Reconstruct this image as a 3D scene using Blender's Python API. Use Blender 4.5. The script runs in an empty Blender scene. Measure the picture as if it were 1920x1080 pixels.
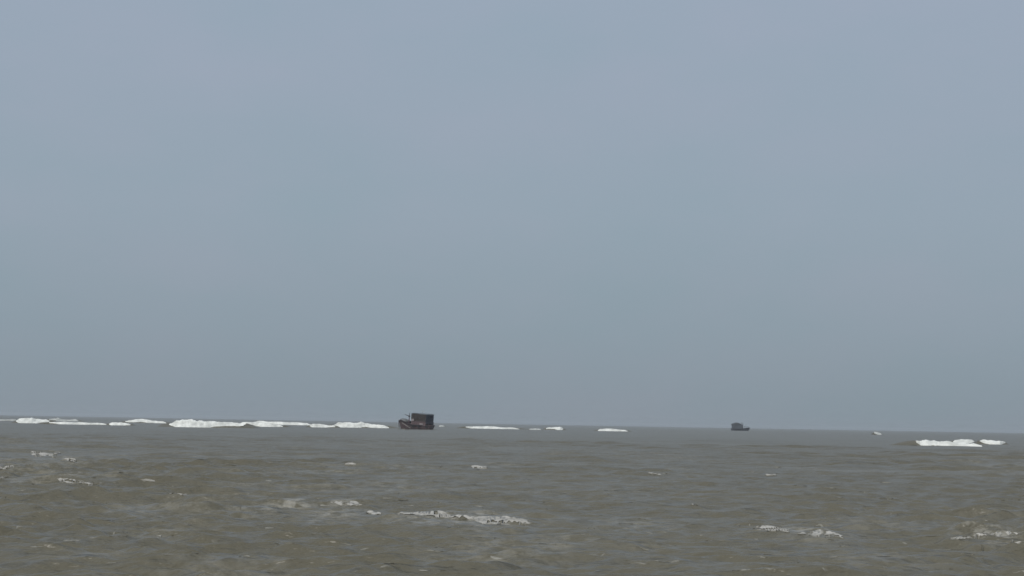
import bpy, bmesh, math, random
import numpy as np
from mathutils import Matrix, Vector, Euler

random.seed(7)
sc = bpy.context.scene
C = sc.collection

# ------------------------------------------------------------------ camera, sky, sun, exposure
W, H = 1920.0, 1080.0
FOV = math.radians(30.0)
F = (W / 2) / math.tan(FOV / 2)                 # focal length in photo pixels
EYE = 2.5                                       # eye height over the mean sea level
PITCH = math.atan((793.9 - 540.0) / F)
ROLL = math.radians(1.0)
cam_d = bpy.data.cameras.new('camera')
cam_d.sensor_width = 36.0
cam_d.lens = 18.0 / math.tan(FOV / 2)
cam_d.clip_start, cam_d.clip_end = 0.5, 40000.0
cam = bpy.data.objects.new('camera', cam_d)
C.objects.link(cam)
CAM = Matrix.Translation((0, 0, EYE)) @ Matrix.Rotation(math.pi / 2 + PITCH, 4, 'X') @ Matrix.Rotation(ROLL, 4, 'Z')
cam.matrix_world = CAM
sc.camera = cam

SUN_EL, SUN_AZ = math.radians(42), math.radians(-150)     # azimuth from +Y (view), clockwise: behind, to the left
sun_d = bpy.data.lights.new('sun', 'SUN')
sun_d.energy = 2.6
sun_d.angle = math.radians(3.0)
sun_d.color = (1.0, 0.96, 0.9)
sun = bpy.data.objects.new('sun', sun_d)
C.objects.link(sun)
sdir = Vector((math.sin(SUN_AZ) * math.cos(SUN_EL), math.cos(SUN_AZ) * math.cos(SUN_EL), math.sin(SUN_EL)))
sun.rotation_euler = sdir.to_track_quat('Z', 'Y').to_euler()

world = bpy.data.worlds.new('World')
sc.world = world
world.use_nodes = True
nt = world.node_tree
nt.nodes.clear()
N = nt.nodes.new
L = nt.links.new
out = N('ShaderNodeOutputWorld')
bg1, bg2 = N('ShaderNodeBackground'), N('ShaderNodeBackground')
sky = N('ShaderNodeTexSky')
sky.sky_type = 'NISHITA'
sky.sun_disc = False
sky.sun_elevation = SUN_EL
sky.sun_rotation = SUN_AZ
sky.air_density, sky.dust_density, sky.ozone_density = 1.0, 4.0, 1.0
bg1.inputs['Strength'].default_value = 0.05
L(sky.outputs[0], bg1.inputs['Color'])
tc, sep = N('ShaderNodeTexCoord'), N('ShaderNodeSeparateXYZ')
L(tc.outputs['Generated'], sep.inputs[0])
ramp = N('ShaderNodeValToRGB')                  # veil of thin overcast, brighter with height as an overcast sky is
cr = ramp.color_ramp
SKY_STOPS = [(0.0, (.272, .324, .370)), (.05, (.292, .362, .422)), (.11, (.320, .396, .468)),
             (.24, (.355, .424, .520)), (1.0, (.50, .56, .64))]
cr.elements[0].position, cr.elements[0].color = SKY_STOPS[0][0], SKY_STOPS[0][1] + (1,)
cr.elements[1].position, cr.elements[1].color = SKY_STOPS[-1][0], SKY_STOPS[-1][1] + (1,)
for p, c in SKY_STOPS[1:-1]:
    e = cr.elements.new(p)
    e.color = c + (1,)
L(sep.outputs['Z'], ramp.inputs[0])
mp = N('ShaderNodeMapping')
mp.inputs['Scale'].default_value = (5.0, 5.0, 11.0)
L(tc.outputs['Generated'], mp.inputs[0])
n1 = N('ShaderNodeTexNoise')
n1.inputs['Scale'].default_value = 1.6
n1.inputs['Detail'].default_value = 6.0
n1.inputs['Roughness'].default_value = 0.55
L(mp.outputs[0], n1.inputs['Vector'])
tint = N('ShaderNodeValToRGB')                  # very faint mottling of the veil
tint.color_ramp.elements[0].position, tint.color_ramp.elements[0].color = .3, (.955, .985, .985, 1)
tint.color_ramp.elements[1].position, tint.color_ramp.elements[1].color = .7, (1.035, 1.0, 1.015, 1)
L(n1.outputs[0], tint.inputs[0])
mul = N('ShaderNodeMix')
mul.data_type, mul.blend_type = 'RGBA', 'MULTIPLY'
mul.inputs['Factor'].default_value = 1.0
L(ramp.outputs[0], mul.inputs[6])
L(tint.outputs[0], mul.inputs[7])
L(mul.outputs[2], bg2.inputs['Color'])
bg2.inputs['Strength'].default_value = 1.0
mixs = N('ShaderNodeMixShader')
mixs.inputs[0].default_value = 0.9
L(bg1.outputs[0], mixs.inputs[1])
L(bg2.outputs[0], mixs.inputs[2])
L(mixs.outputs[0], out.inputs[0])

vs = sc.view_settings
sc.display_settings.display_device = 'sRGB'
vs.view_transform, vs.look, vs.exposure, vs.gamma, vs.use_curve_mapping = 'Standard', 'None', 0.0, 1.0, False
sc.cycles.use_denoising = True
sc.cycles.max_bounces = 6
sc.cycles.volume_bounces = 0
sc.cycles.volume_step_rate = 10.0

# ------------------------------------------------------------------ helpers
R3 = CAM.to_3x3()


def at(px, py, z=0.0):
    """point of the horizontal plane z that shows at a photo pixel"""
    d = R3 @ Vector(((px - W / 2) / F, (H / 2 - py) / F, -1.0))
    t = (z - EYE) / d.z
    return Vector((d.x * t, d.y * t, z))


def horizon(px):
    return 793.9 + math.tan(ROLL) * (px - 960)


def tag(o, label=None, cat=None, group=None, kind=None):
    for k, v in (('label', label), ('category', cat), ('group', group), ('kind', kind)):
        if v:
            o[k] = v
    return o


def empty(name, loc, rot=(0, 0, 0)):
    o = bpy.data.objects.new(name, None)
    o.empty_display_size = .3
    o.location, o.rotation_euler = loc, rot
    C.objects.link(o)
    return o


def mesh_obj(name, verts, faces, mat, parent=None, smooth=True):
    me = bpy.data.meshes.new(name)
    me.from_pydata([tuple(v) for v in verts], [], [tuple(f) for f in faces])
    me.materials.append(mat)
    if smooth:
        me.polygons.foreach_set('use_smooth', [True] * len(me.polygons))
    me.update()
    o = bpy.data.objects.new(name, me)
    o.parent = parent
    C.objects.link(o)
    return o


def bm_obj(name, bm, mat, parent=None, smooth=False):
    bmesh.ops.recalc_face_normals(bm, faces=bm.faces[:])
    me = bpy.data.meshes.new(name)
    bm.to_mesh(me)
    bm.free()
    me.materials.append(mat)
    if smooth:
        me.polygons.foreach_set('use_smooth', [True] * len(me.polygons))
    o = bpy.data.objects.new(name, me)
    o.parent = parent
    C.objects.link(o)
    return o


def add_box(bm, c, s, rot=None, bevel=.02):
    m = Matrix.Translation(c)
    if rot:
        m = m @ Euler(rot).to_matrix().to_4x4()
    g = bmesh.ops.create_cube(bm, size=1.0, matrix=m @ Matrix.Diagonal((s[0], s[1], s[2], 1)))
    if bevel:
        es = {e for v in g['verts'] for e in v.link_edges}
        bmesh.ops.bevel(bm, geom=list(es), offset=min(bevel, min(s) * .3), segments=1, affect='EDGES')


def add_tube(bm, pts, r, n=8, r2=None):
    pts = [Vector(p) for p in pts]
    rings = []
    for i, p in enumerate(pts):
        d = (pts[min(i + 1, len(pts) - 1)] - pts[max(i - 1, 0)]).normalized()
        a = d.orthogonal().normalized()
        if abs(d.z) < .95:
            a = d.cross(Vector((0, 0, 1))).normalized()
        b = d.cross(a)
        rr = r if r2 is None else r + (r2 - r) * i / (len(pts) - 1)
        rings.append([bm.verts.new(p + rr * (math.cos(t) * a + math.sin(t) * b)) for t in [2 * math.pi * k / n for k in range(n)]])
    for A, B in zip(rings, rings[1:]):
        for k in range(n):
            bm.faces.new((A[k], A[(k + 1) % n], B[(k + 1) % n], B[k]))
    bm.faces.new(rings[0][::-1])
    bm.faces.new(rings[-1])


# value noise in numpy
_rng = np.random.default_rng(11)
_tab = _rng.random((256, 256))


def vnoise(x, y):
    xi, yi = np.floor(x).astype(int), np.floor(y).astype(int)
    fx, fy = x - xi, y - yi
    fx, fy = fx * fx * (3 - 2 * fx), fy * fy * (3 - 2 * fy)
    g = lambda a, b: _tab[a & 255, b & 255]
    return (g(xi, yi) * (1 - fx) + g(xi + 1, yi) * fx) * (1 - fy) + (g(xi, yi + 1) * (1 - fx) + g(xi + 1, yi + 1) * fx) * fy


def fbm(x, y, o=4):
    s, a, t = 0.0, 1.0, 0.0
    for k in range(o):
        s = s + a * vnoise(x * 2 ** k + 17.3 * k, y * 2 ** k + 5.1 * k)
        t += a
        a *= .5
    return s / t            # 0..1


def sstep(a, b, x):
    t = np.clip((x - a) / (b - a), 0, 1)
    return t * t * (3 - 2 * t)


# ------------------------------------------------------------------ materials
def material(name, base, rough=.6, spec=.5, build=None):
    m = bpy.data.materials.new(name)
    m.use_nodes = True
    p = m.node_tree.nodes['Principled BSDF']
    p.inputs['Base Color'].default_value = base + (1,)
    p.inputs['Roughness'].default_value = rough
    p.inputs['Specular IOR Level'].default_value = spec
    if build:
        build(m.node_tree, p)
    return m


def worn(base, amount=.35, scale=1.5, rough=.65):
    """paint or wood with streaks of wear and a grain bump"""
    def b(t, p):
        tcn = t.nodes.new('ShaderNodeTexCoord')
        mpn = t.nodes.new('ShaderNodeMapping')
        mpn.inputs['Scale'].default_value = (scale, scale, scale * .35)
        nz = t.nodes.new('ShaderNodeTexNoise')
        nz.inputs['Scale'].default_value = 1.5
        nz.inputs['Detail'].default_value = 6
        nz.inputs['Roughness'].default_value = .65
        t.links.new(tcn.outputs['Object'], mpn.inputs[0])
        t.links.new(mpn.outputs[0], nz.inputs['Vector'])
        r = t.nodes.new('ShaderNodeValToRGB')
        r.color_ramp.elements[0].position, r.color_ramp.elements[1].position = .3, .72
        r.color_ramp.elements[0].color = tuple(c * (1 - amount) for c in base) + (1,)
        r.color_ramp.elements[1].color = tuple(min(1, c * (1 + amount) + .01) for c in base) + (1,)
        t.links.new(nz.outputs[0], r.inputs[0])
        t.links.new(r.outputs[0], p.inputs['Base Color'])
        bp = t.nodes.new('ShaderNodeBump')
        bp.inputs['Strength'].default_value = .25
        bp.inputs['Distance'].default_value = .05
        t.links.new(nz.outputs[0], bp.inputs['Height'])
        t.links.new(bp.outputs[0], p.inputs['Normal'])
    return material('worn', base, rough, .4, b)


WATER_BASE = (.058, .053, .036)


def water_nodes(t, p):
    p.inputs['IOR'].default_value = 1.33
    p.inputs['Specular IOR Level'].default_value = .23
    geo = t.nodes.new('ShaderNodeNewGeometry')
    # silt clouds in the water: the colour of the water itself drifts between grey and brown
    mpn = t.nodes.new('ShaderNodeMapping')
    mpn.inputs['Scale'].default_value = (.035, .02, .02)
    t.links.new(geo.outputs['Position'], mpn.inputs[0])
    nz = t.nodes.new('ShaderNodeTexNoise')
    nz.inputs['Scale'].default_value = 1.0
    nz.inputs['Detail'].default_value = 5
    t.links.new(mpn.outputs[0], nz.inputs['Vector'])
    r = t.nodes.new('ShaderNodeValToRGB')
    r.color_ramp.elements[0].position, r.color_ramp.elements[1].position = .32, .68
    r.color_ramp.elements[0].color = (.097, .090, .064, 1)
    r.color_ramp.elements[1].color = (.119, .113, .088, 1)
    t.links.new(nz.outputs[0], r.inputs[0])
    # thin film of old foam left behind by the whitecaps
    at_ = t.nodes.new('ShaderNodeAttribute')
    at_.attribute_name = 'film'
    mf = t.nodes.new('ShaderNodeMapping')
    mf.inputs['Scale'].default_value = (1.6, 1.7, 1.7)
    t.links.new(geo.outputs['Position'], mf.inputs[0])
    nf = t.nodes.new('ShaderNodeTexNoise')
    nf.inputs['Scale'].default_value = 1.3
    nf.inputs['Detail'].default_value = 6
    nf.inputs['Roughness'].default_value = .7
    t.links.new(mf.outputs[0], nf.inputs['Vector'])
    rf = t.nodes.new('ShaderNodeMapRange')
    rf.inputs['From Min'].default_value, rf.inputs['From Max'].default_value = .44, .62
    t.links.new(nf.outputs[0], rf.inputs['Value'])
    mm = t.nodes.new('ShaderNodeMath')
    mm.operation = 'MULTIPLY'
    t.links.new(rf.outputs[0], mm.inputs[0])
    t.links.new(at_.outputs['Fac'], mm.inputs[1])
    mx = t.nodes.new('ShaderNodeMix')
    mx.data_type = 'RGBA'
    t.links.new(mm.outputs[0], mx.inputs['Factor'])
    t.links.new(r.outputs[0], mx.inputs[6])
    mx.inputs[7].default_value = (.40, .39, .35, 1)
    t.links.new(mx.outputs[2], p.inputs['Base Color'])
    # ripples
    prev = None
    for sc_, st, det in ((1.6, 1.0, 4), (5.0, .9, 3)):
        mr = t.nodes.new('ShaderNodeMapping')
        mr.inputs['Scale'].default_value = (.5 * sc_, sc_, sc_)
        t.links.new(geo.outputs['Position'], mr.inputs[0])
        nr = t.nodes.new('ShaderNodeTexNoise')
        nr.inputs['Scale'].default_value = 1.0
        nr.inputs['Detail'].default_value = det
        t.links.new(mr.outputs[0], nr.inputs['Vector'])
        bp = t.nodes.new('ShaderNodeBump')
        bp.inputs['Strength'].default_value = st
        bp.inputs['Distance'].default_value = .45 / sc_
        t.links.new(nr.outputs[0], bp.inputs['Height'])
        if prev:
            t.links.new(prev.outputs[0], bp.inputs['Normal'])
        prev = bp
    t.links.new(prev.outputs[0], p.inputs['Normal'])


M_WATER = material('muddy_sea_water', WATER_BASE, .30, .5, water_nodes)


def foam_mat(name, lo, hi, scale, fade=False):
    def b(t, p):
        geo = t.nodes.new('ShaderNodeNewGeometry')
        nz = t.nodes.new('ShaderNodeTexNoise')
        nz.inputs['Scale'].default_value = scale
        nz.inputs['Detail'].default_value = 6
        nz.inputs['Roughness'].default_value = .7
        t.links.new(geo.outputs['Position'], nz.inputs['Vector'])
        r = t.nodes.new('ShaderNodeValToRGB')
        r.color_ramp.elements[0].position, r.color_ramp.elements[1].position = .35, .62
        r.color_ramp.elements[0].color, r.color_ramp.elements[1].color = lo + (1,), hi + (1,)
        t.links.new(nz.outputs[0], r.inputs[0])
        if fade:                                           # the foam thins out to bare water at its edge
            a_ = t.nodes.new('ShaderNodeAttribute')
            a_.attribute_name = 'thick'
            mx = t.nodes.new('ShaderNodeMix')
            mx.data_type = 'RGBA'
            t.links.new(a_.outputs['Fac'], mx.inputs['Factor'])
            mx.inputs[6].default_value = (.105, .099, .075, 1)
            t.links.new(r.outputs[0], mx.inputs[7])
            t.links.new(mx.outputs[2], p.inputs['Base Color'])
        else:
            t.links.new(r.outputs[0], p.inputs['Base Color'])
        bp = t.nodes.new('ShaderNodeBump')
        bp.inputs['Strength'].default_value = .2
        bp.inputs['Distance'].default_value = .1
        t.links.new(nz.outputs[0], bp.inputs['Height'])
        t.links.new(bp.outputs[0], p.inputs['Normal'])
    return material(name, hi, .9, .2, b)


M_SURF = foam_mat('surf_foam', (.46, .48, .46), (.74, .76, .73), .45)
M_WISP = foam_mat('thin_surf', (.26, .28, .27), (.46, .48, .47), .8)
M_FLECK = foam_mat('thin_foam', (.13, .125, .105), (.27, .265, .235), 2.0, True)
M_FOAM = foam_mat('whitecap_foam', (.24, .235, .21), (.42, .41, .38), 1.2, True)

# ------------------------------------------------------------------ sea surface
GRP = []            # wave trains: wavelength, direction, amplitude, phase
rg = np.random.default_rng(5)
NW = 130
for k in range(NW):
    lam = 0.22 * (9.0 / 0.22) ** ((k + rg.random()) / NW)
    spread = .26 if lam > 4 else .40
    th = math.radians(-97) + rg.normal() * spread          # travelling towards the camera, slightly to the left
    steep = (.018 if lam > 4 else .044 if lam > 1.3 else .064) * (.5 + 1.0 * rg.random())
    GRP.append((lam, th, steep * lam / (2 * math.pi), rg.random() * 6.283))
# local steep crests under the whitecaps: (x0, x1, y photo px, height m)
CRESTS = [(690, 1010, 980, .12), (1400, 1600, 1008, .10), (1770, 1935, 1015, .06), (90, 200, 911, .12), (600, 690, 950, .08)]
CR = []
for x0, x1, py, h in CRESTS:
    a, b = at(x0, py), at(x1, py + (x1 - x0) * .03)
    CR.append(((a + b) / 2, (b - a).length / 2, math.atan2(b.y - a.y, b.x - a.x), h))


def sea(x, y, sp):
    """displaced surface over rest points; wave trains too short for the local spacing fade out"""
    dx, dy, z = np.zeros_like(x), np.zeros_like(x), np.zeros_like(x)
    for lam, th, a, ph in GRP:
        w = sstep(2.2, 4.5, lam / sp)
        k = 2 * math.pi / lam
        c, s = math.cos(th), math.sin(th)
        q = k * (c * x + s * y) + ph
        sn = np.sin(q) * (a * w)
        z += np.cos(q) * (a * w)
        dx -= .5 * c * sn
        dy -= .5 * s * sn
    # gusty groups: calmer and rougher patches
    g = .6 + .75 * sstep(.25, .8, fbm(x * .06 + 9, y * .022 + 3, 3))
    far = 1 + .5 * sstep(80, 200, np.hypot(x, y)) - .7 * sstep(350, 800, np.hypot(x, y))   # rougher over the shoal
    z, dx, dy = z * g * far, dx * g * far, dy * g * far
    for c, hl, an, h in CR:
        u = ((x - c.x) * math.cos(an) + (y - c.y) * math.sin(an)) / hl
        v = -(x - c.x) * math.sin(an) + (y - c.y) * math.cos(an)
        e = np.exp(-np.abs(u) ** 4) * np.where(v < 0, np.exp(-(v / .8) ** 2), np.exp(-(v / 2.2) ** 2))
        z += h * e
    return x + dx, y + dy, z


def spacing(r):
    return np.maximum(r * np.where(r < 110, .0022, .0042), .05)


rad = np.concatenate([[.5, 2, 4, 7, 10, 13, 16, 18, 20, 21.5, 23],
                      np.geomspace(24, 110, 720), np.geomspace(110, 260, 210)[1:], np.geomspace(260, 1000, 230)[1:], np.geomspace(1000, 9000, 90)[1:]])
ang_in = np.radians(np.linspace(-21, 21, 800))
ang_out = np.concatenate([np.radians(np.array([22, 24, 27, 31, 36, 42, 50, 58, 66, 75, 85, 95, 105, 118, 131, 145, 160])), [math.pi]])
ang = np.concatenate([-ang_out[::-1][1:], ang_in, ang_out])       # clockwise from +Y; first and last meet via wrap
nr, na = len(rad), len(ang)
RR, AA = np.meshgrid(rad, ang, indexing='ij')
dth = np.gradient(ang)[None, :] * np.ones_like(RR)
spc = np.maximum(np.gradient(rad)[:, None] * np.ones_like(RR), RR * dth * .8)
spc = np.maximum(spc, .05)
X, Y = RR * np.sin(AA), RR * np.cos(AA)
X2, Y2, Z2 = sea(X, Y, spc)

# ---- foam strips read off the photo: (centre polyline [(px, py top, py bottom)...])
CAPS = [
    # label, points (x, top, bottom), height m, density
    ('longest foreground whitecap, a ragged cream line low in the middle of the sea', [(738, 962, 964.5), (756, 961, 965.5), (800, 961, 967), (822, 958, 971), (850, 968, 974), (885, 971, 976), (905, 969, 983), (950, 969, 985), (985, 974, 986), (1008, 983, 987)], .30, .85),
    ('small pale whitecap just up and left of the longest foreground foam line', [(618, 944, 947), (640, 943, 950), (668, 943, 950), (680, 947, 952)], .18, .62),
    ('short faint foam dash between two paler whitecaps at lower centre', [(684, 961, 963), (700, 961, 965), (716, 963, 966)], .1, .55),
    ('curly broken whitecap in two clumps at the lower right', [(1410, 986, 993), (1430, 984, 995), (1450, 987, 998), (1485, 994, 1002)], .22, .5),
    ('flat lacy foam patch trailing right of the curly broken whitecap', [(1494, 1000, 1004), (1525, 996, 1008), (1555, 997, 1010), (1590, 1006, 1012)], .18, .5),
    ('thin arched whitecap running out of the picture at lower right edge', [(1775, 1012, 1016), (1810, 1007, 1013), (1840, 1002, 1010), (1880, 1002, 1006), (1915, 1001, 1007), (1945, 1003, 1008)], .24, .52),
    ('faint foam dash under the arched whitecap at the right edge', [(1895, 1016, 1020), (1920, 1016, 1024), (1950, 1019, 1024)], .14, .5),
    ('straight pale whitecap under the left breakers, longest of the left foam flecks', [(98, 900, 903), (125, 901, 907), (160, 904, 909), (180, 906, 913), (197, 909, 912)], .2, .6),
    ('blotchy foam patch on the far left water, topmost of the left flecks', [(55, 846, 852), (68, 846, 857), (80, 848, 858), (90, 850, 853), (110, 852, 865)], .2, .5),
    ('bright comma-shaped fleck of foam right of the blotchy left patch', [(113, 857, 861), (122, 860, 866), (143, 862, 867)], .2, .66),
    ('tiny bright dot of foam above the comma-shaped left fleck', [(101, 848, 852), (108, 846, 853), (113, 848, 850)], .2, .66),
    ('slanted whitecap cut by the left edge of the picture', [(-10, 877, 882), (8, 874, 880), (22, 872, 877), (27, 874, 876)], .24, .62),
    ('thin foam dash at the left edge under the slanted whitecap', [(-8, 896, 899), (8, 895, 899), (16, 895, 897)], .14, .6),
    ('stubby foam fleck right of the straight left whitecap', [(254, 901, 904), (270, 902, 907), (290, 905, 908)], .18, .58),
    ('thin pale foam dash right of the stubby fleck', [(312, 924, 928), (330, 926, 929), (352, 926, 929)], .14, .58),
    ('small white crest alone below the near boat', [(644, 871, 873), (652, 868, 874), (668, 871, 874)], .3, .72),
    ('double thin white crest right of the small lone crest', [(882, 875, 878), (895, 873, 879), (915, 876, 880)], .22, .62),
    ('tiny white crest slanting in the middle right water', [(1214, 886, 889), (1227, 887, 891), (1242, 890, 892)], .24, .70),
    ('tiny bright white crest below the far boat', [(1435, 889, 892), (1446, 889, 894), (1458, 889, 891)], .26, .74),
    ('isolated white dot of foam in the middle right water', [(1295, 947, 949), (1304, 945, 950), (1312, 947, 949)], .2, .72),
]
film = np.zeros_like(X)
FILMS = [(455, 610, 952, 14, .45), (560, 700, 968, 12, .35), (690, 1010, 976, 14, .4), (1400, 1600, 1002, 12, .4),
         (1780, 1930, 1014, 14, .4), (40, 200, 900, 12, .35), (0, 130, 862, 14, .25), (330, 480, 938, 9, .3), (600, 690, 948, 7, .3),
         (230, 420, 1000, 13, .16), (1100, 1300, 985, 10, .2), (60, 260, 1050, 10, .14), (1500, 1760, 1052, 12, .14)]
for x0, x1, py, hh, a in FILMS:
    pa, pb = at(x0, py - (x1 - x0) * .008), at(x1, py + (x1 - x0) * .012)
    c = (pa + pb) / 2
    hl = (pb - pa).length / 2
    an = math.atan2(pb.y - pa.y, pb.x - pa.x)
    hw = (at((x0 + x1) / 2, py - hh) - at((x0 + x1) / 2, py + hh)).length / 2
    u = ((X - c.x) * math.cos(an) + (Y - c.y) * math.sin(an)) / hl
    v = (-(X - c.x) * math.sin(an) + (Y - c.y) * math.cos(an)) / hw
    film = np.maximum(film, 1.25 * a * np.exp(-(u / .75) ** 2 - v ** 2))
# faint wind-blown streaks of old foam everywhere near
st = fbm(X * .22 + 40, Y * .10, 4)
film = np.maximum(film, .20 * sstep(.56, .74, st) * (1 - sstep(90, 260, RR)))

V = np.stack([X2, Y2, Z2], -1).reshape(-1, 3)
idx = np.arange(nr * na).reshape(nr, na)
q = np.stack([idx[:-1, :-1], idx[:-1, 1:], idx[1:, 1:], idx[1:, :-1]], -1).reshape(-1, 4)
wrap = np.stack([idx[:-1, -1], idx[:-1, 0], idx[1:, 0], idx[1:, -1]], -1).reshape(-1, 4)
Q = np.concatenate([q, wrap])[:, ::-1]
me = bpy.data.meshes.new('sea')
me.vertices.add(len(V))
me.vertices.foreach_set('co', V.astype(np.float32).ravel())
me.loops.add(Q.size)
me.loops.foreach_set('vertex_index', Q.astype(np.int32).ravel())
me.polygons.add(len(Q))
me.polygons.foreach_set('loop_start', np.arange(0, Q.size, 4, dtype=np.int32))
me.polygons.foreach_set('use_smooth', np.ones(len(Q), dtype=bool))
me.materials.append(M_WATER)
fa = me.attributes.new('film', 'FLOAT', 'POINT')
fa.data.foreach_set('value', film.astype(np.float32).ravel())
me.update(calc_edges=True)
sea_o = bpy.data.objects.new('sea', me)
C.objects.link(sea_o)
tag(sea_o, kind='structure')


# ------------------------------------------------------------------ breakers on the bar
def interp(pts, n):
    xs = np.array([p[0] for p in pts], float)
    X_ = np.linspace(xs[0], xs[-1], n)
    return X_, np.interp(X_, xs, [p[1] for p in pts]), np.interp(X_, xs, [p[2] for p in pts])


SEED = [0]


def breaker(label, pts, group, face=None, rag=.16, mat=None):
    """a breaking wave: a back and face of muddy water and a tumbling foam front. pts: (px, py of crest, py of foot)"""
    SEED[0] += 1
    sd = SEED[0] * 7.7
    x0, x1 = pts[0][0], pts[-1][0]
    foot = max(p[2] for p in pts)
    xm = (x0 + x1) / 2
    D0 = EYE * F / (foot - horizon(xm))
    ppm = F / D0                                           # photo pixels per metre at that range
    n = int(min(150, max(24, (x1 - x0) * 1.5)))
    PX, PT, PB = interp(pts, n)
    base = at(xm, foot)
    root = empty('breaking_wave', base)
    tag(root, label, 'breaking wave', group)
    hmax = max(p[2] - p[1] for p in pts) / ppm

    def foot_at(px, pb):                                   # foot line: the foam's feet lie within a few metres of one line
        dz = (foot - pb) / ppm
        p = at(px, foot + math.tan(ROLL) * (px - xm))
        p.y += dz * 2.5
        p.z = dz                                           # rides up the wave's own face where the photo shows it higher
        return p
    # foam front
    prof = [(-.55, -.25), (-.28, .06), (-.05, .32), (.12, .62), (.3, .86), (.55, 1.0), (.85, .93), (1.25, .66), (1.7, .2), (2.0, -.3)]
    vs_, fs = [], []
    m = len(prof)
    for i in range(n):
        p = foot_at(PX[i], PB[i])
        tfac = i / (n - 1)
        endf = min(1, 8 * tfac + .3) * min(1, 8 * (1 - tfac) + .3)
        hgt = (PB[i] - PT[i]) / ppm
        p.z += (float(fbm(np.array(PX[i] * .09 + sd * 3), np.array(sd + 4), 3)) - .5) * .35 * hgt   # uneven foot
        nz = fbm(np.array(PX[i] * .16 + sd), np.array(sd), 4)
        hgt *= (1 + rag * (nz - .5) * 2.2) * endf
        for j, (d, z) in enumerate(prof):
            k = fbm(np.array(p.x * .9 + sd), np.array(j * .9 + sd), 3) - .5
            k2 = fbm(np.array(p.x * .35 + sd * 2), np.array(j * .5), 2) - .5
            dep = max(hgt, .25 * hmax)
            vs_.append((p.x - base.x, p.y - base.y + dep * (d + .4 * k2 + .2 * k), p.z + hgt * z * (1 + .16 * k) + (.0 if 0 < j < m - 1 else -.15)))
    for i in range(n - 1):
        for j in range(m - 1):
            a = i * m + j
            fs.append((a, a + m, a + m + 1, a + 1))
    fo = mesh_obj('foam', vs_, fs, mat or M_SURF, root)
    # water body behind and at both ends
    fx0, fx1, ft = face or (x0 - (x1 - x0) * .18, x1 + (x1 - x0) * .18, .8)
    vs_, fs = [], []
    nb = 60
    prof2 = [(-1.2, -.35), (-.4, .0), (.15, .45), (.5, .85), (.95, 1.0), (1.6, .92), (2.8, .6), (4.5, .2), (6.5, -.35)]
    m = len(prof2)
    for i in range(nb):
        t = i / (nb - 1)
        px = fx0 + (fx1 - fx0) * t
        pb = float(np.interp(px, PX, PB))
        p = foot_at(px, pb)
        e = math.sin(math.pi * min(1, max(0, t))) ** .6
        ht = float(np.interp(px, PX, PB - PT)) / ppm
        hh = max(hmax * ft * (.75 + .4 * float(fbm(np.array(t * 9 + sd), np.array(sd), 3))), 0) * e
        hh = min(hh, ht * .9) if x0 < px < x1 else hh
        for d, z in prof2:
            vs_.append((p.x - base.x, p.y - base.y + hmax * (d + .35), p.z * e + hh * z - (.3 if z < 0 else 0)))
    for i in range(nb - 1):
        for j in range(m - 1):
            a = i * m + j
            fs.append((a, a + m, a + m + 1, a + 1))
    mesh_obj('wave_body', vs_, fs, M_WATER, root)
    return root


LG = 'breakers on the bar near the horizon'
breaker('thick white breaker nearest the left edge of the picture', [(28, 787, 790), (36, 784.5, 792), (48, 784, 793.5), (60, 785, 793.5), (74, 786, 791.5), (90, 786.5, 789)], LG)
breaker('thin grey-white line of surf cut by the left edge', [(-20, 786, 789), (0, 786, 789), (15, 786, 788), (32, 785.5, 788)], LG, mat=M_WISP)
breaker('faint double-humped surf line above the long thin left breaker', [(90, 785.5, 787), (103, 785, 787.5), (108, 784.2, 789.5), (116, 786, 789.5), (130, 787, 789.5), (136, 785.5, 789.5), (147, 786, 789.5)], LG, mat=M_WISP)
breaker('long thin breaker between two stubby white ones at far left', [(90, 792, 793), (104, 792, 794), (120, 791.5, 796), (150, 791.5, 796), (164, 792, 795), (182, 792, 795), (200, 793.5, 795)], LG)
breaker('short stubby oval breaker left of the sloping surf line', [(203, 793, 795), (212, 792, 797), (225, 792, 797.5), (232, 793, 796.5), (244, 794, 796)], LG)
breaker('thin sloping surf line just left of the biggest breaker', [(234, 789, 791), (250, 787.5, 791), (264, 785.5, 790), (280, 787.5, 791.5), (300, 789, 793), (312, 790.5, 793)], LG)
breaker('tallest longest white breaker, bulging at its left end', [(315, 793.5, 796.5), (326, 790, 799), (338, 788, 801), (352, 787.5, 801.5), (368, 789, 801), (385, 789.8, 800.5), (400, 790, 798.5), (418, 791, 797), (440, 791.5, 796), (455, 792.5, 795.5)], LG)
breaker('white surf band in the middle of the left breaker row', [(446, 793, 795.5), (460, 792, 798), (480, 791.5, 798), (500, 793.5, 799.5), (515, 795, 800), (530, 796.5, 799)], LG)
breaker('thin upper surf strand behind the middle band of breakers', [(472, 791.5, 793.5), (485, 790, 794), (505, 791, 794), (530, 791, 795.5), (560, 791.5, 796), (585, 793.5, 796.5)], LG)
breaker('low white breaker left of the one nearest the boat', [(580, 796, 799), (590, 795, 801), (602, 795, 801.5), (615, 797, 800.5), (628, 797, 799.5)], LG)
breaker('white breaker with a spray tuft whose right end nears the boat', [(622, 797, 799.5), (636, 793, 801), (650, 792, 801.5), (668, 793, 801), (676, 790, 800), (684, 793, 799.5), (700, 795, 801), (718, 796, 802), (729, 797, 801.5)], LG)
breaker('tiny pale surf fleck right beside the stern of the near boat', [(823, 797.5, 799.5), (829, 797, 800), (834, 798, 799.8)], LG, mat=M_WISP)
breaker('thin white surf line right of the near boat', [(873, 799.5, 801.5), (888, 800.5, 803.5), (905, 800, 803.5), (920, 799, 804), (940, 801, 804), (960, 800.5, 804), (974, 802, 804)], LG)
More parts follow.
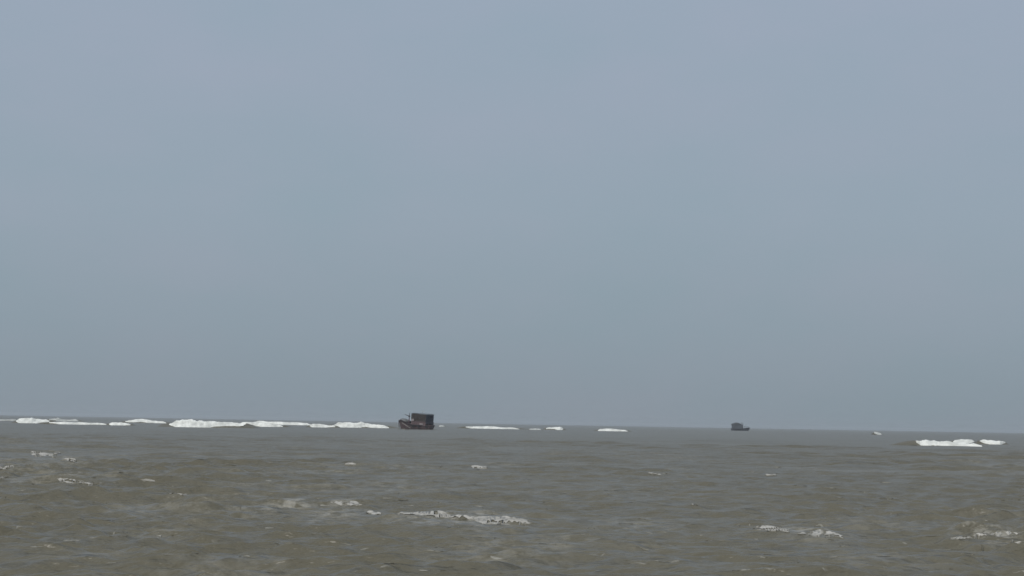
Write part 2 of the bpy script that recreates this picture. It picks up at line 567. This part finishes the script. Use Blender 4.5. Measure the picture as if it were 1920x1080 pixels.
breaker('small dim surf dash left of the arrow-shaped one', [(992, 804, 805.5), (1003, 803, 806), (1015, 804, 806)], LG, mat=M_WISP)
breaker('small arrow-shaped surf dash at centre right under the horizon', [(1024, 801.5, 803.5), (1040, 801, 804), (1050, 800.8, 806), (1056, 801, 804)], LG)
breaker('bright white surf line midway between the two boats', [(1121, 804.5, 808), (1135, 804.3, 808.2), (1152, 803.5, 808), (1163, 805, 808.5), (1177, 806, 808.5)], LG)
breaker('lone white fleck of surf under the horizon right of the far boat', [(1640, 809.5, 811.5), (1646, 809.5, 813.5), (1653, 812, 815)], LG, mat=M_WISP)
RG = 'overlapping crests of the nearest right breaker'
breaker('nearest breaker, long white curl at the right with a dark wave face', [(1722, 823.5, 829), (1727, 824, 834), (1740, 826, 834.5), (1752, 827, 833.5), (1775, 827.5, 835), (1792, 829, 837), (1815, 830, 836), (1842, 831.5, 836)], RG,
        face=(1676, 1862, .5), rag=.3)
breaker('second white crest at the right, rising behind the long curl', [(1788, 826, 829), (1800, 824, 830.5), (1815, 823.5, 830.5), (1828, 824, 828.5)], RG)
breaker('rightmost white crest, pointed at its right tip', [(1842, 824.5, 827), (1850, 824.5, 831), (1862, 825, 833.5), (1875, 827, 833.5), (1888, 827, 828.5)], RG)

# ------------------------------------------------------------------ whitecaps and flecks on the near water


def set_thick(o, vals):
    a = o.data.attributes.new('thick', 'FLOAT', 'POINT')
    a.data.foreach_set('value', np.asarray(vals, dtype=np.float32))
    return o


RI = R3.inverted()
RI_ = np.array(RI)


def project(x, y, z):
    d = np.stack([x, y, z - EYE], -1) @ RI_.T
    return W / 2 + F * d[..., 0] / -d[..., 2], H / 2 - F * d[..., 1] / -d[..., 2]


def rest_points(px, pys):
    """rest positions whose displaced surface shows at the photo pixels (px, pys): one column walked outwards from the near side"""
    p0 = at(px, max(float(np.mean(pys)), horizon(px) + 12))
    r0, th = math.hypot(p0.x, p0.y), math.atan2(p0.x, p0.y)
    span = min(r0 * .22, 14)
    r = np.linspace(r0 - span, r0 + span, 150)
    x, y = r * math.sin(th), r * math.cos(th)
    X_, Y_, Z_ = sea(x, y, spacing(r))
    q = np.minimum.accumulate(project(X_, Y_, Z_)[1])
    return [(r[min(int(np.searchsorted(-q, -py)), len(r) - 1)] + 1e-4 * k) * np.array((math.sin(th), math.cos(th))) for k, py in enumerate(pys)]


def strip_foam(name, pts, hgt, dens, parent, base, mat=M_FOAM, out=None, n=None, m=14, lift=1.1):
    SEED[0] += 1
    sd = SEED[0] * 3.31
    n = n or max(20, int((pts[-1][0] - pts[0][0]) * .8))
    PX, PT, PB = interp(pts, n)
    P = np.array([rest_points(PX[i], [PB[i] + (PT[i] - PB[i]) * j / (m - 1) for j in range(m)]) for i in range(n)])
    if n > 8:                                              # smooth the line from column to column
        kk = np.array((1, 2, 3, 2, 1)) / 9.0
        Pp = np.pad(P, ((2, 2), (0, 0), (0, 0)), mode='edge')
        P = sum(kk[q_] * Pp[q_:q_ + n] for q_ in range(5))
    gx, gy = P[..., 0], P[..., 1]
    sx, sy, sz = sea(gx, gy, spacing(np.hypot(gx, gy)))
    u = np.linspace(0, 1, n)[:, None]
    v = np.linspace(0, 1, m)[None, :]
    env = np.minimum(1, np.minimum(u, 1 - u) * 9) * np.sqrt(np.clip(1 - (2 * v - 1) ** 2, 0, 1))
    rng_px = PX[:, None] * np.ones_like(gx)
    nz = fbm(rng_px * .085 + sd, v * 1.1 + sd * 1.7 + 0 * gx, 5) * .60 + fbm(rng_px * .15 + sd, v * 4.0 + sd * .7 + 0 * gx, 3) * .40
    t = env * ((nz * 2 - 1) * 1.6 + dens * 1.2) - .20
    px_m = EYE / (PB.mean() - horizon(PX.mean()))          # metres per photo pixel there
    gap = float((PB - PT).mean()) / (m - 1) * px_m ** 2 * F / EYE    # depth of one row on flat water
    hgt = lift * px_m
    zz = sz + np.where(t > 0, .35 * px_m + hgt * np.minimum(t, .8) * (.7 + .6 * (1 - v)), -.45 * px_m)
    vs_ = np.stack([sx - base.x, sy - base.y, zz - base.z], -1).reshape(-1, 3)
    ok = (t > 0).reshape(-1)
    e0 = np.cross(vs_.reshape(n, m, 3)[1:, 1:] - vs_.reshape(n, m, 3)[:-1, :-1], vs_.reshape(n, m, 3)[:-1, 1:] - vs_.reshape(n, m, 3)[1:, :-1])
    sgn = 1.0 if np.median(e0[..., 2]) > 0 else -1.0
    fs = []
    for i in range(n - 1):
        for j in range(m - 1):
            a = i * m + j
            f = (a, a + m, a + m + 1, a + 1)          # counter-clockwise from above
            e = vs_[list(f)]
            nz_ = np.cross(e[2] - e[0], e[3] - e[1])
            if nz_[2] * sgn <= .05 * np.linalg.norm(nz_):        # folded over: leave out
                continue
            if ok[list(f)].any() and np.ptp(np.hypot(e[:, 0] + base.x, e[:, 1] + base.y)) < .25 + 3 * gap:
                fs.append(f)
    thick = np.clip(t.reshape(-1) / .38, 0, 1)
    used = sorted({k for f in fs for k in f})
    re = {k: i for i, k in enumerate(used)}
    vs2, fs2 = [vs_[k] for k in used], [[re[k] for k in f] for f in fs]
    if out is not None:
        o = len(out[0])
        out[0].extend(vs2)
        out[2].extend(thick[used])
        out[1].extend([[k + o for k in f] for f in fs2])
        return
    return set_thick(mesh_obj(name, vs2, fs2, mat, parent), thick[used])


def islands(fs):
    par = {}

    def find(a):
        while par.setdefault(a, a) != a:
            par[a] = par[par[a]]
            a = par[a]
        return a
    for f in fs:
        for v in f[1:]:
            par[find(v)] = find(f[0])
    g = {}
    for f in fs:
        g.setdefault(find(f[0]), []).append(f)
    return sorted(g.values(), key=len, reverse=True)


for label, pts, hgt, dens in CAPS:
    mid = pts[len(pts) // 2]
    base = at(mid[0], mid[2])
    cv, cf, ct = [], [], []
    strip_foam('whitecap', pts, hgt, dens, None, base, out=(cv, cf, ct), n=max(20, int((pts[-1][0] - pts[0][0]) * .8)))
    isl = islands(cf)
    o = None
    for k, fs in enumerate(isl):
        if k and len(fs) < max(5, .05 * len(isl[0])):
            continue
        used = sorted({i for f in fs for i in f})
        re = {i: j for j, i in enumerate(used)}
        pc = mesh_obj('whitecap' if o is None else 'foam_patch', [cv[i] for i in used], [[re[i] for i in f] for f in fs], M_FOAM, o)
        set_thick(pc, [ct[i] for i in used])
        o = o or pc
    o.location = base
    tag(o, label, 'whitecap', 'whitecaps scattered over the near sea')

w_ = [[], [], []]
wb = at(780, 806)
for xa, xb, ya in ((744, 762, 804.2), (756, 770, 805.4), (800, 822, 805.6)):
    strip_foam('', [(xa, ya, ya + .5), ((xa + xb) / 2, ya - .5, ya + .9), (xb, ya + .2, ya + .6)], .0, .5, None, wb, out=w_, lift=.8)
o = set_thick(mesh_obj('boat_wash', w_[0], w_[1], M_FLECK), w_[2])
o.location = wb
tag(o, 'faint pale wash at the waterline of the nearer boat', 'foam', kind='stuff')

flecks = [[], [], []]
rf = random.Random(3)
for k in range(190):
    py = 850 + 230 * rf.random() ** .8
    px = rf.uniform(-40, 1960)
    py += math.tan(ROLL) * (px - 960)
    s = .35 + .9 * (py - 800) / 280
    ln = rf.uniform(16, 56) * s
    th = rf.uniform(.6, 1.5) * s
    sl = rf.uniform(-.01, .06)
    strip_foam('', [(px, py, py + th * .5), (px + ln * .5, py - th * .3 + ln * .5 * sl, py + th + ln * .5 * sl), (px + ln, py + ln * sl, py + th * .5 + ln * sl)],
               .0, rf.uniform(.3, .7), None, Vector((0, 0, 0)), out=flecks, n=12, m=5, lift=.3)
fo = set_thick(mesh_obj('foam_flecks', flecks[0], flecks[1], M_FLECK), flecks[2])
tag(fo, 'small pale flecks of foam scattered over the choppy brown water', 'foam', kind='stuff')


# ------------------------------------------------------------------ the two fishing boats
def hull_mesh(Lh, beam, sheer, rake=1.1, bluff=2.6, keel=-.9, bul=.55, transom=.75, inset=.12):
    """planked wooden hull: bow at +x. sheer(s) gives the rail height, s from stern 0 to bow 1"""
    bm = bmesh.new()
    ns, nt_ = 26, 9
    rows = []

    def half(s):
        b = beam / 2
        if s < .35:
            return b * (transom + (1 - transom) * math.sin(s / .35 * math.pi / 2))
        return b * max(.02, (1 - ((s - .35) / .65) ** bluff))
    for side in (1,):
        for i in range(ns):
            s = i / (ns - 1)
            b, zs = half(s), sheer(s)
            zk = keel + (max(0, s - .75) / .25) ** 2 * .75
            x = -Lh / 2 + Lh * s
            row = []
            for j in range(nt_):
                t = j / (nt_ - 1)
                z = zk + (zs - zk) * t
                flare = t ** (.42 + .5 * max(0, s - .5))
                xx = x + rake * max(0, s - .6) / .4 * (t - .45) * (1 if s > .6 else 0) - (.35 * (1 - t) * (-1) if s == 0 else 0)
                row.append((xx, b * flare, z))
            # rail cap, inner bulwark and deck
            xx, yy, zz = row[-1]
            yi = max(0, yy - inset)
            row.append((xx, yi, zz + .001))
            row.append((xx, yi, zz - bul))
            row.append((xx, 0, zz - bul + .06))
            rows.append(row)
    m = len(rows[0])
    VV = {}
    for sgn in (1, -1):
        for i, row in enumerate(rows):
            for j, (x, y, z) in enumerate(row):
                VV[sgn, i, j] = bm.verts.new((x, sgn * y, z))
        for i in range(ns - 1):
            for j in range(m - 1):
                f = [VV[sgn, i, j], VV[sgn, i + 1, j], VV[sgn, i + 1, j + 1], VV[sgn, i, j + 1]]
                bm.faces.new(f if sgn > 0 else f[::-1])
    # transom
    for j in range(nt_ - 1):
        bm.faces.new([VV[1, 0, j], VV[1, 0, j + 1], VV[-1, 0, j + 1], VV[-1, 0, j]])
    bmesh.ops.remove_doubles(bm, verts=bm.verts[:], dist=.004)
    return bm, half


def strake(Lh, half, sheer, z_off, s0, s1, sgn, h=.16, proud=.05, drop0=0.0, drop1=0.0, keel=-.9):
    bm = bmesh.new()
    n = 22
    prev = None
    for i in range(n):
        s = s0 + (s1 - s0) * i / (n - 1)
        zs = sheer(s)
        zk = keel + (max(0, s - .75) / .25) ** 2 * .75
        z = zs + z_off + drop0 + (drop1 - drop0) * i / (n - 1)
        ring = []
        for dz, dp in ((-h / 2, -.06), (-h / 2, proud), (h / 2, proud), (h / 2, -.06)):
            t = (z + dz - zk) / (zs - zk)
            t = min(1.0, max(.05, t))
            y = half(s) * t ** (.42 + .5 * max(0, s - .5)) + dp
            x = -Lh / 2 + Lh * s + (1.1 * (s - .6) / .4 * (t - .45) if s > .6 else 0)
            ring.append(bm.verts.new((x, sgn * max(.0, y), z + dz)))
        if prev:
            for k in range(4):
                bm.faces.new((prev[k], prev[(k + 1) % 4], ring[(k + 1) % 4], ring[k]))
        else:
            bm.faces.new(ring)
        prev = ring
    bm.faces.new(prev[::-1])
    return bm


M_HULL = worn((.072, .045, .048), .4)
M_HULL.name = 'tarred_hull_wood'
M_BOW = worn((.11, .115, .115), .3)
M_BOW.name = 'grey_bow_paint'
M_BROWN = worn((.056, .045, .041), .3, 1.0, .8)
M_BROWN.name = 'brown_canvas'
M_BLUE = worn((.046, .052, .076), .3, 1.0, .7)
M_BLUE.name = 'dark_blue_canvas'
M_ROOF = worn((.09, .095, .10), .3, .8, .5)
M_ROOF.name = 'roof_sheet'
M_PALE = worn((.20, .18, .185), .25, 1.2)
M_PALE.name = 'weathered_pale_paint'
M_POST = worn((.035, .03, .035), .3)
M_POST.name = 'dark_post_wood'
M_STRIPE = worn((.36, .35, .33), .25)
M_STRIPE.name = 'faded_white_stripe'
M_TYRE = worn((.02, .02, .022), .2, 3, .9)
M_TYRE.name = 'fender_rubber'
M_RED = worn((.10, .05, .065), .3)
M_RED.name = 'faded_maroon_paint'

# --- near boat: bow to the left and turned a little away, big canvas-sided cabin aft
BY = 805.0
bpos = at(780, BY)
near = empty('fishing_boat', (bpos.x - .2, bpos.y, .02), (math.radians(1.5), math.radians(-2.2), math.pi - math.radians(38)))
tag(near, 'nearer larger dark fishing boat with boxy canvas-sided cabin right of the long breakers', 'fishing boat', 'fishing boats out at sea')


def sheer1(s):
    return 1.5 + .25 * (1 - s) ** 3 + 1.35 * sstep(.45, .9, s) - .35 * sstep(.88, 1.0, s)


L1 = 13.8
bm, half1 = hull_mesh(L1, 4.3, sheer1, bluff=4.5)
bm_obj('hull', bm, M_HULL, near, True)
for sg in (1, -1):
    bm_obj('rubbing_strake', strake(L1, half1, sheer1, -.12, .0, .985, sg, .2, .07), M_POST, near)
for sg in (1, -1):
    bm_obj('painted_stripe', strake(L1, half1, sheer1, -.95, .56, .84, sg, .22, .03, -.55, .0), M_STRIPE, near)
# rounded foredeck shelter over the bow
bm = bmesh.new()
prev = None
for i in range(11):
    s = .72 + .265 * i / 10
    x = -L1 / 2 + L1 * s + 1.1 * (s - .6) / .4 * .55
    z0, b = sheer1(s) - .05, max(.05, half1(s) - .03)
    crown = .10 + .50 * math.sin(math.pi * min(1.0, .12 + .88 * i / 10)) ** .7
    ring = [bm.verts.new((x, b * math.cos(a), z0 + crown * math.sin(a))) for a in [math.pi * k / 8 for k in range(9)]]
    if prev:
        for k in range(8):
            bm.faces.new((prev[k], prev[k + 1], ring[k + 1], ring[k]))
    else:
        bm.faces.new(ring)
    prev = ring
bm.faces.new(prev[::-1])
bm_obj('foredeck_cover', bm, M_BOW, near, True)
# stem post
bm = bmesh.new()
add_tube(bm, [(L1 / 2 + .25, 0, .2), (L1 / 2 + .5, 0, 1.4), (L1 / 2 + .62, 0, 2.3), (L1 / 2 + .66, 0, 2.75)], .13, 8, .10)
bm_obj('stem_post', bm, M_POST, near)
# bow post with spar
bm = bmesh.new()
add_tube(bm, [(3.0, .0, 2.0), (3.0, .0, 3.7)], .17, 8, .15)
p_ = bm_obj('bow_post', bm, M_RED, near)
bm = bmesh.new()
add_tube(bm, [(3.0, 0, 3.7), (3.02, 0, 4.4), (3.0, 0, 5.3)], .13, 8, .08)
add_box(bm, (3.05, 0, 4.15), (.55, .5, .45), None, .08)
bm_obj('post_head', bm, M_POST, p_)
bm = bmesh.new()
add_tube(bm, [(2.8, 0, 4.2), (3.8, .1, 4.35), (4.9, .2, 4.7)], .15, 8, .08)
bm_obj('spar', bm, M_POST, p_)
# cabin
cx0, cx1, cw, cz0, cz1 = -5.9, .45, 1.92, 1.2, 5.1
wall_z = 2.75
for sg in (1, -1):                                        # low timber side, then canvas hung from the roof
    bm = bmesh.new()
    add_box(bm, ((cx0 + cx1) / 2, sg * cw, (cz0 + wall_z) / 2), (cx1 - cx0, .08, wall_z - cz0))
    bm_obj('cabin_side', bm, M_HULL, near)
    bm = bmesh.new()
    nseg = 28
    top, bot = [], []
    g = []
    for i in range(nseg + 1):
        t = i / nseg
        x = cx0 + (cx1 - .9 * 0 - cx0) * t
        col = []
        for j in range(6):
            z = wall_z - .12 + (cz1 - wall_z + .1) * j / 5
            cut = 0.0
            if t > .86 and j == 0:
                cut = .55 * (t - .86) / .14                # canvas hitched up at its front corner
            y = sg * (cw + .06 + .05 * math.sin(t * 44) * (1 - j / 6) + .03 * math.sin(t * 17 + j))
            col.append(bm.verts.new((x, y, z + cut)))
        g.append(col)
    for i in range(nseg):
        for j in range(5):
            bm.faces.new((g[i][j], g[i + 1][j], g[i + 1][j + 1], g[i][j + 1]))
    ex = bmesh.ops.solidify(bm, geom=bm.faces[:], thickness=.03)
    bm_obj('side_canvas', bm, M_BROWN, near, True)
    for k in range(5):
        bm = bmesh.new()
        x = cx0 + .12 + (cx1 - cx0 - .24) * k / 4
        add_tube(bm, [(x, sg * (cw - .1), cz0), (x, sg * (cw - .1), cz1)], .06, 6)
        bm_obj('roof_post', bm, M_POST, near)
bm = bmesh.new()                                          # aft canvas
g = []
for i in range(15):
    t = i / 14
    y = -cw + 2 * cw * t
    g.append([bm.verts.new((cx0 - .06 - .05 * math.sin(t * 31) * (1 - j / 6), y, 2.0 + (cz1 - 2.02) * j / 5)) for j in range(6)])
for i in range(14):
    for j in range(5):
        bm.faces.new((g[i][j], g[i + 1][j], g[i + 1][j + 1], g[i][j + 1]))
bmesh.ops.solidify(bm, geom=bm.faces[:], thickness=.03)
bm_obj('stern_canvas', bm, M_BLUE, near, True)
bm = bmesh.new()                                          # front bulkhead with door opening
for y, wd in ((-1.15, 1.1), (1.15, 1.1)):
    add_box(bm, (cx1 - .05, y, (cz0 + 4.6) / 2), (.08, wd, 4.6 - cz0))
add_box(bm, (cx1 - .05, 0, 4.92), (.08, 3.4, .6))
bm_obj('front_bulkhead', bm, M_BROWN, near)
bm = bmesh.new()
add_box(bm, (cx1 - .15, 0, 2.9), (.05, 1.15, 3.3))
bm_obj('door', bm, M_POST, near)
for sg in (1, -1):
    bm = bmesh.new()                                      # pale board under the hitched-up canvas corner
    add_box(bm, (cx1 - .62, sg * (cw + .09), 3.0), (1.15, .06, .75), (0, math.radians(12), 0))
    bm_obj('pale_board', bm, M_PALE, near)
bm = bmesh.new()                                          # cambered roof
g = []
for i in range(13):
    x = cx0 - .25 + (cx1 - cx0 + .55) * i / 12
    g.append([bm.verts.new((x, -cw - .18 + (2 * cw + .36) * k / 8, cz1 + .06 + .2 * (1 - (k / 4 - 1) ** 2) + .02 * math.sin(i * 2.1 + k))) for k in range(9)])
for i in range(12):
    for k in range(8):
        bm.faces.new((g[i][k], g[i + 1][k], g[i + 1][k + 1], g[i][k + 1]))
bmesh.ops.solidify(bm, geom=bm.faces[:], thickness=.09)
bm_obj('roof', bm, M_ROOF, near, True)
bm = bmesh.new()
add_tube(bm, [(-2.6, 0, cz1 + .1), (-2.6, 0, cz1 + 1.15)], .035, 6, .025)
ant = bm_obj('antenna', bm, M_BOW, near)
bm = bmesh.new()
add_box(bm, (-3.1, 0, cz1 + 1.0), (1.0, .03, .2), (0, .05, 0), 0)
bm_obj('pennant', bm, worn((.30, .33, .35), .1), ant)
# stern: tyre fenders and gallows
for k, (x, z) in enumerate(((-6.2, 1.0), (-3.2, .95), (-.6, .95))):
    bm = bmesh.new()
    pts = [(x + .34 * math.cos(a), half1((x + 6.9) / 13.8) * .97 + .09, z + .34 * math.sin(a)) for a in [2 * math.pi * i / 14 for i in range(15)]]
    add_tube(bm, pts, .11, 6)
    bm_obj('tyre_fender', bm, M_TYRE, near)
bm = bmesh.new()
add_box(bm, (-4.2, 2.12, 1.85), (1.5, .08, .45))
bm_obj('name_board', bm, M_PALE, near)
bm = bmesh.new()
for sg in (1, -1):
    add_tube(bm, [(-6.6, sg * 1.2, 1.2), (-6.65, sg * 1.2, 2.7)], .07, 6)
add_tube(bm, [(-6.65, -1.25, 2.65), (-6.65, 1.25, 2.65)], .07, 6)
bm_obj('stern_rail', bm, M_POST, near)
bm = bmesh.new()
add_tube(bm, [(-7.15, 0, 1.9), (-7.25, 0, .5), (-7.3, 0, -.6)], .12, 6, .1)
add_box(bm, (-7.35, 0, -.1), (.5, .1, 1.4))
bm_obj('rudder', bm, M_POST, near)
# bow wave foam along the near side

M_FAR_HULL = worn((.062, .062, .076), .3)  # distance haze mixed into the hull colour: paler and bluer
M_FAR_HULL.name = 'hazed_hull_paint'
M_FAR_CABIN = worn((.058, .066, .078), .3)  # cabin colour also lightened to blue-grey to imitate haze
M_FAR_CABIN.name = 'hazed_cabin_paint'
M_FAR_ROOF = worn((.036, .043, .047), .3)
M_FAR_ROOF.name = 'dark_arched_canvas'
# --- far boat: bow to the right, arched roof, tall cabin aft
p2 = at(1388, 807.6)
far_b = empty('fishing_boat', (p2.x, p2.y, .0), (0, math.radians(-1.0), math.radians(14)))
tag(far_b, 'farther smaller hazy fishing boat with arched cabin roof and bow to the right', 'fishing boat', 'fishing boats out at sea')
L2 = 14.2


def sheer2(s):
    return 1.35 + .5 * (1 - s) ** 3 + 1.05 * max(0, (s - .4) / .6) ** 1.3


bm, half2 = hull_mesh(L2, 4.2, sheer2)
bm_obj('hull', bm, M_FAR_HULL, far_b, True)
for sg in (1, -1):
    bm_obj('rubbing_strake', strake(L2, half2, sheer2, -.12, .0, .985, sg, .24, .08), M_POST, far_b)
bm = bmesh.new()
add_tube(bm, [(7.2, 0, .3), (7.5, 0, 1.5), (7.75, 0, 2.7)], .14, 8, .1)
bm_obj('stem_post', bm, M_POST, far_b)
ax0, ax1, aw, az0, az1 = -6.3, 1.4, 1.7, 1.1, 4.55
for sg in (1, -1):
    bm = bmesh.new()
    add_box(bm, ((ax0 + ax1) / 2, sg * aw, (az0 + az1) / 2), (ax1 - ax0, .1, az1 - az0))
    sd_ = bm_obj('cabin_side', bm, M_FAR_CABIN, far_b)
for x in (ax0, ax1):
    bm = bmesh.new()
    add_box(bm, (x, 0, (az0 + az1) / 2), (.09, 2 * aw - .12, az1 - az0))
    bm_obj('bulkhead', bm, M_FAR_CABIN, far_b)
bm = bmesh.new()                                          # roof arched along its length, eaves drooping at both ends
g = []
for i in range(19):
    t = i / 18
    x = ax0 - .55 + (ax1 - ax0 - .55) * t
    z = az1 + .1 + 1.45 * math.sin(math.pi * t) ** .75
    g.append([bm.verts.new((x, -aw - .2 + (2 * aw + .4) * k / 6, z + .12 * (1 - (k / 3 - 1) ** 2))) for k in range(7)])
for i in range(18):
    for k in range(6):
        bm.faces.new((g[i][k], g[i + 1][k], g[i + 1][k + 1], g[i][k + 1]))
# close the gables under the arch
for k in (0, 6):
    lo = [bm.verts.new((c[k].co.x, c[k].co.y, az1 - .05)) for c in g]
    for i in range(18):
        bm.faces.new((lo[i], lo[i + 1], g[i + 1][k], g[i][k]))
bm_obj('roof', bm, M_FAR_ROOF, far_b, True)
for sg in (1, -1):
    bm = bmesh.new()
    add_tube(bm, [(ax1 + .15, sg * 1.5, 1.2), (ax1 + .15, sg * 1.5, 6.1)], .22, 8, .18)
    bm_obj('corner_post', bm, M_POST, far_b)
for x in (4.4, 5.6, 6.8):
    for sg in (1, -1):
        bm = bmesh.new()
        yy = half2((x + 7.1) / 14.2) * .9
        add_tube(bm, [(x, sg * yy, sheer2((x + 7.1) / 14.2) - .5), (x, sg * yy, 3.0)], .06, 6)
        bm_obj('bow_rail_post', bm, M_POST, far_b)
bm = bmesh.new()
for sg in (1, -1):
    add_tube(bm, [(x, sg * half2((x + 7.1) / 14.2) * .9, 3.0) for x in (3.4, 4.4, 5.6, 6.8)], .09, 6)
bm_obj('bow_rail', bm, M_POST, far_b)
bm = bmesh.new()
add_tube(bm, [(3.2, 0, 1.5), (3.25, 0, 3.2)], .12, 8, .1)
add_tube(bm, [(3.25, 0, 3.1), (5.0, .1, 4.7)], .07, 6, .05)
bm_obj('bow_derrick', bm, M_BOW, far_b)

# ------------------------------------------------------------------ sea haze round everything
bm = bmesh.new()
add_box(bm, (0, 0, 5.0), (19000, 19000, 16.0), None, 0)
M_HAZE = bpy.data.materials.new('sea_haze')
M_HAZE.use_nodes = True
t = M_HAZE.node_tree
t.nodes.clear()
o_ = t.nodes.new('ShaderNodeOutputMaterial')
v_ = t.nodes.new('ShaderNodeVolumePrincipled')
v_.inputs['Color'].default_value = (.80, .86, .90, 1)
v_.inputs['Density'].default_value = .00014
v_.inputs['Anisotropy'].default_value = 0.2
t.links.new(v_.outputs[0], o_.inputs['Volume'])
hz = bm_obj('haze', bm, M_HAZE)
tag(hz, 'pale blue-grey sea haze over the whole water', 'haze', kind='stuff')
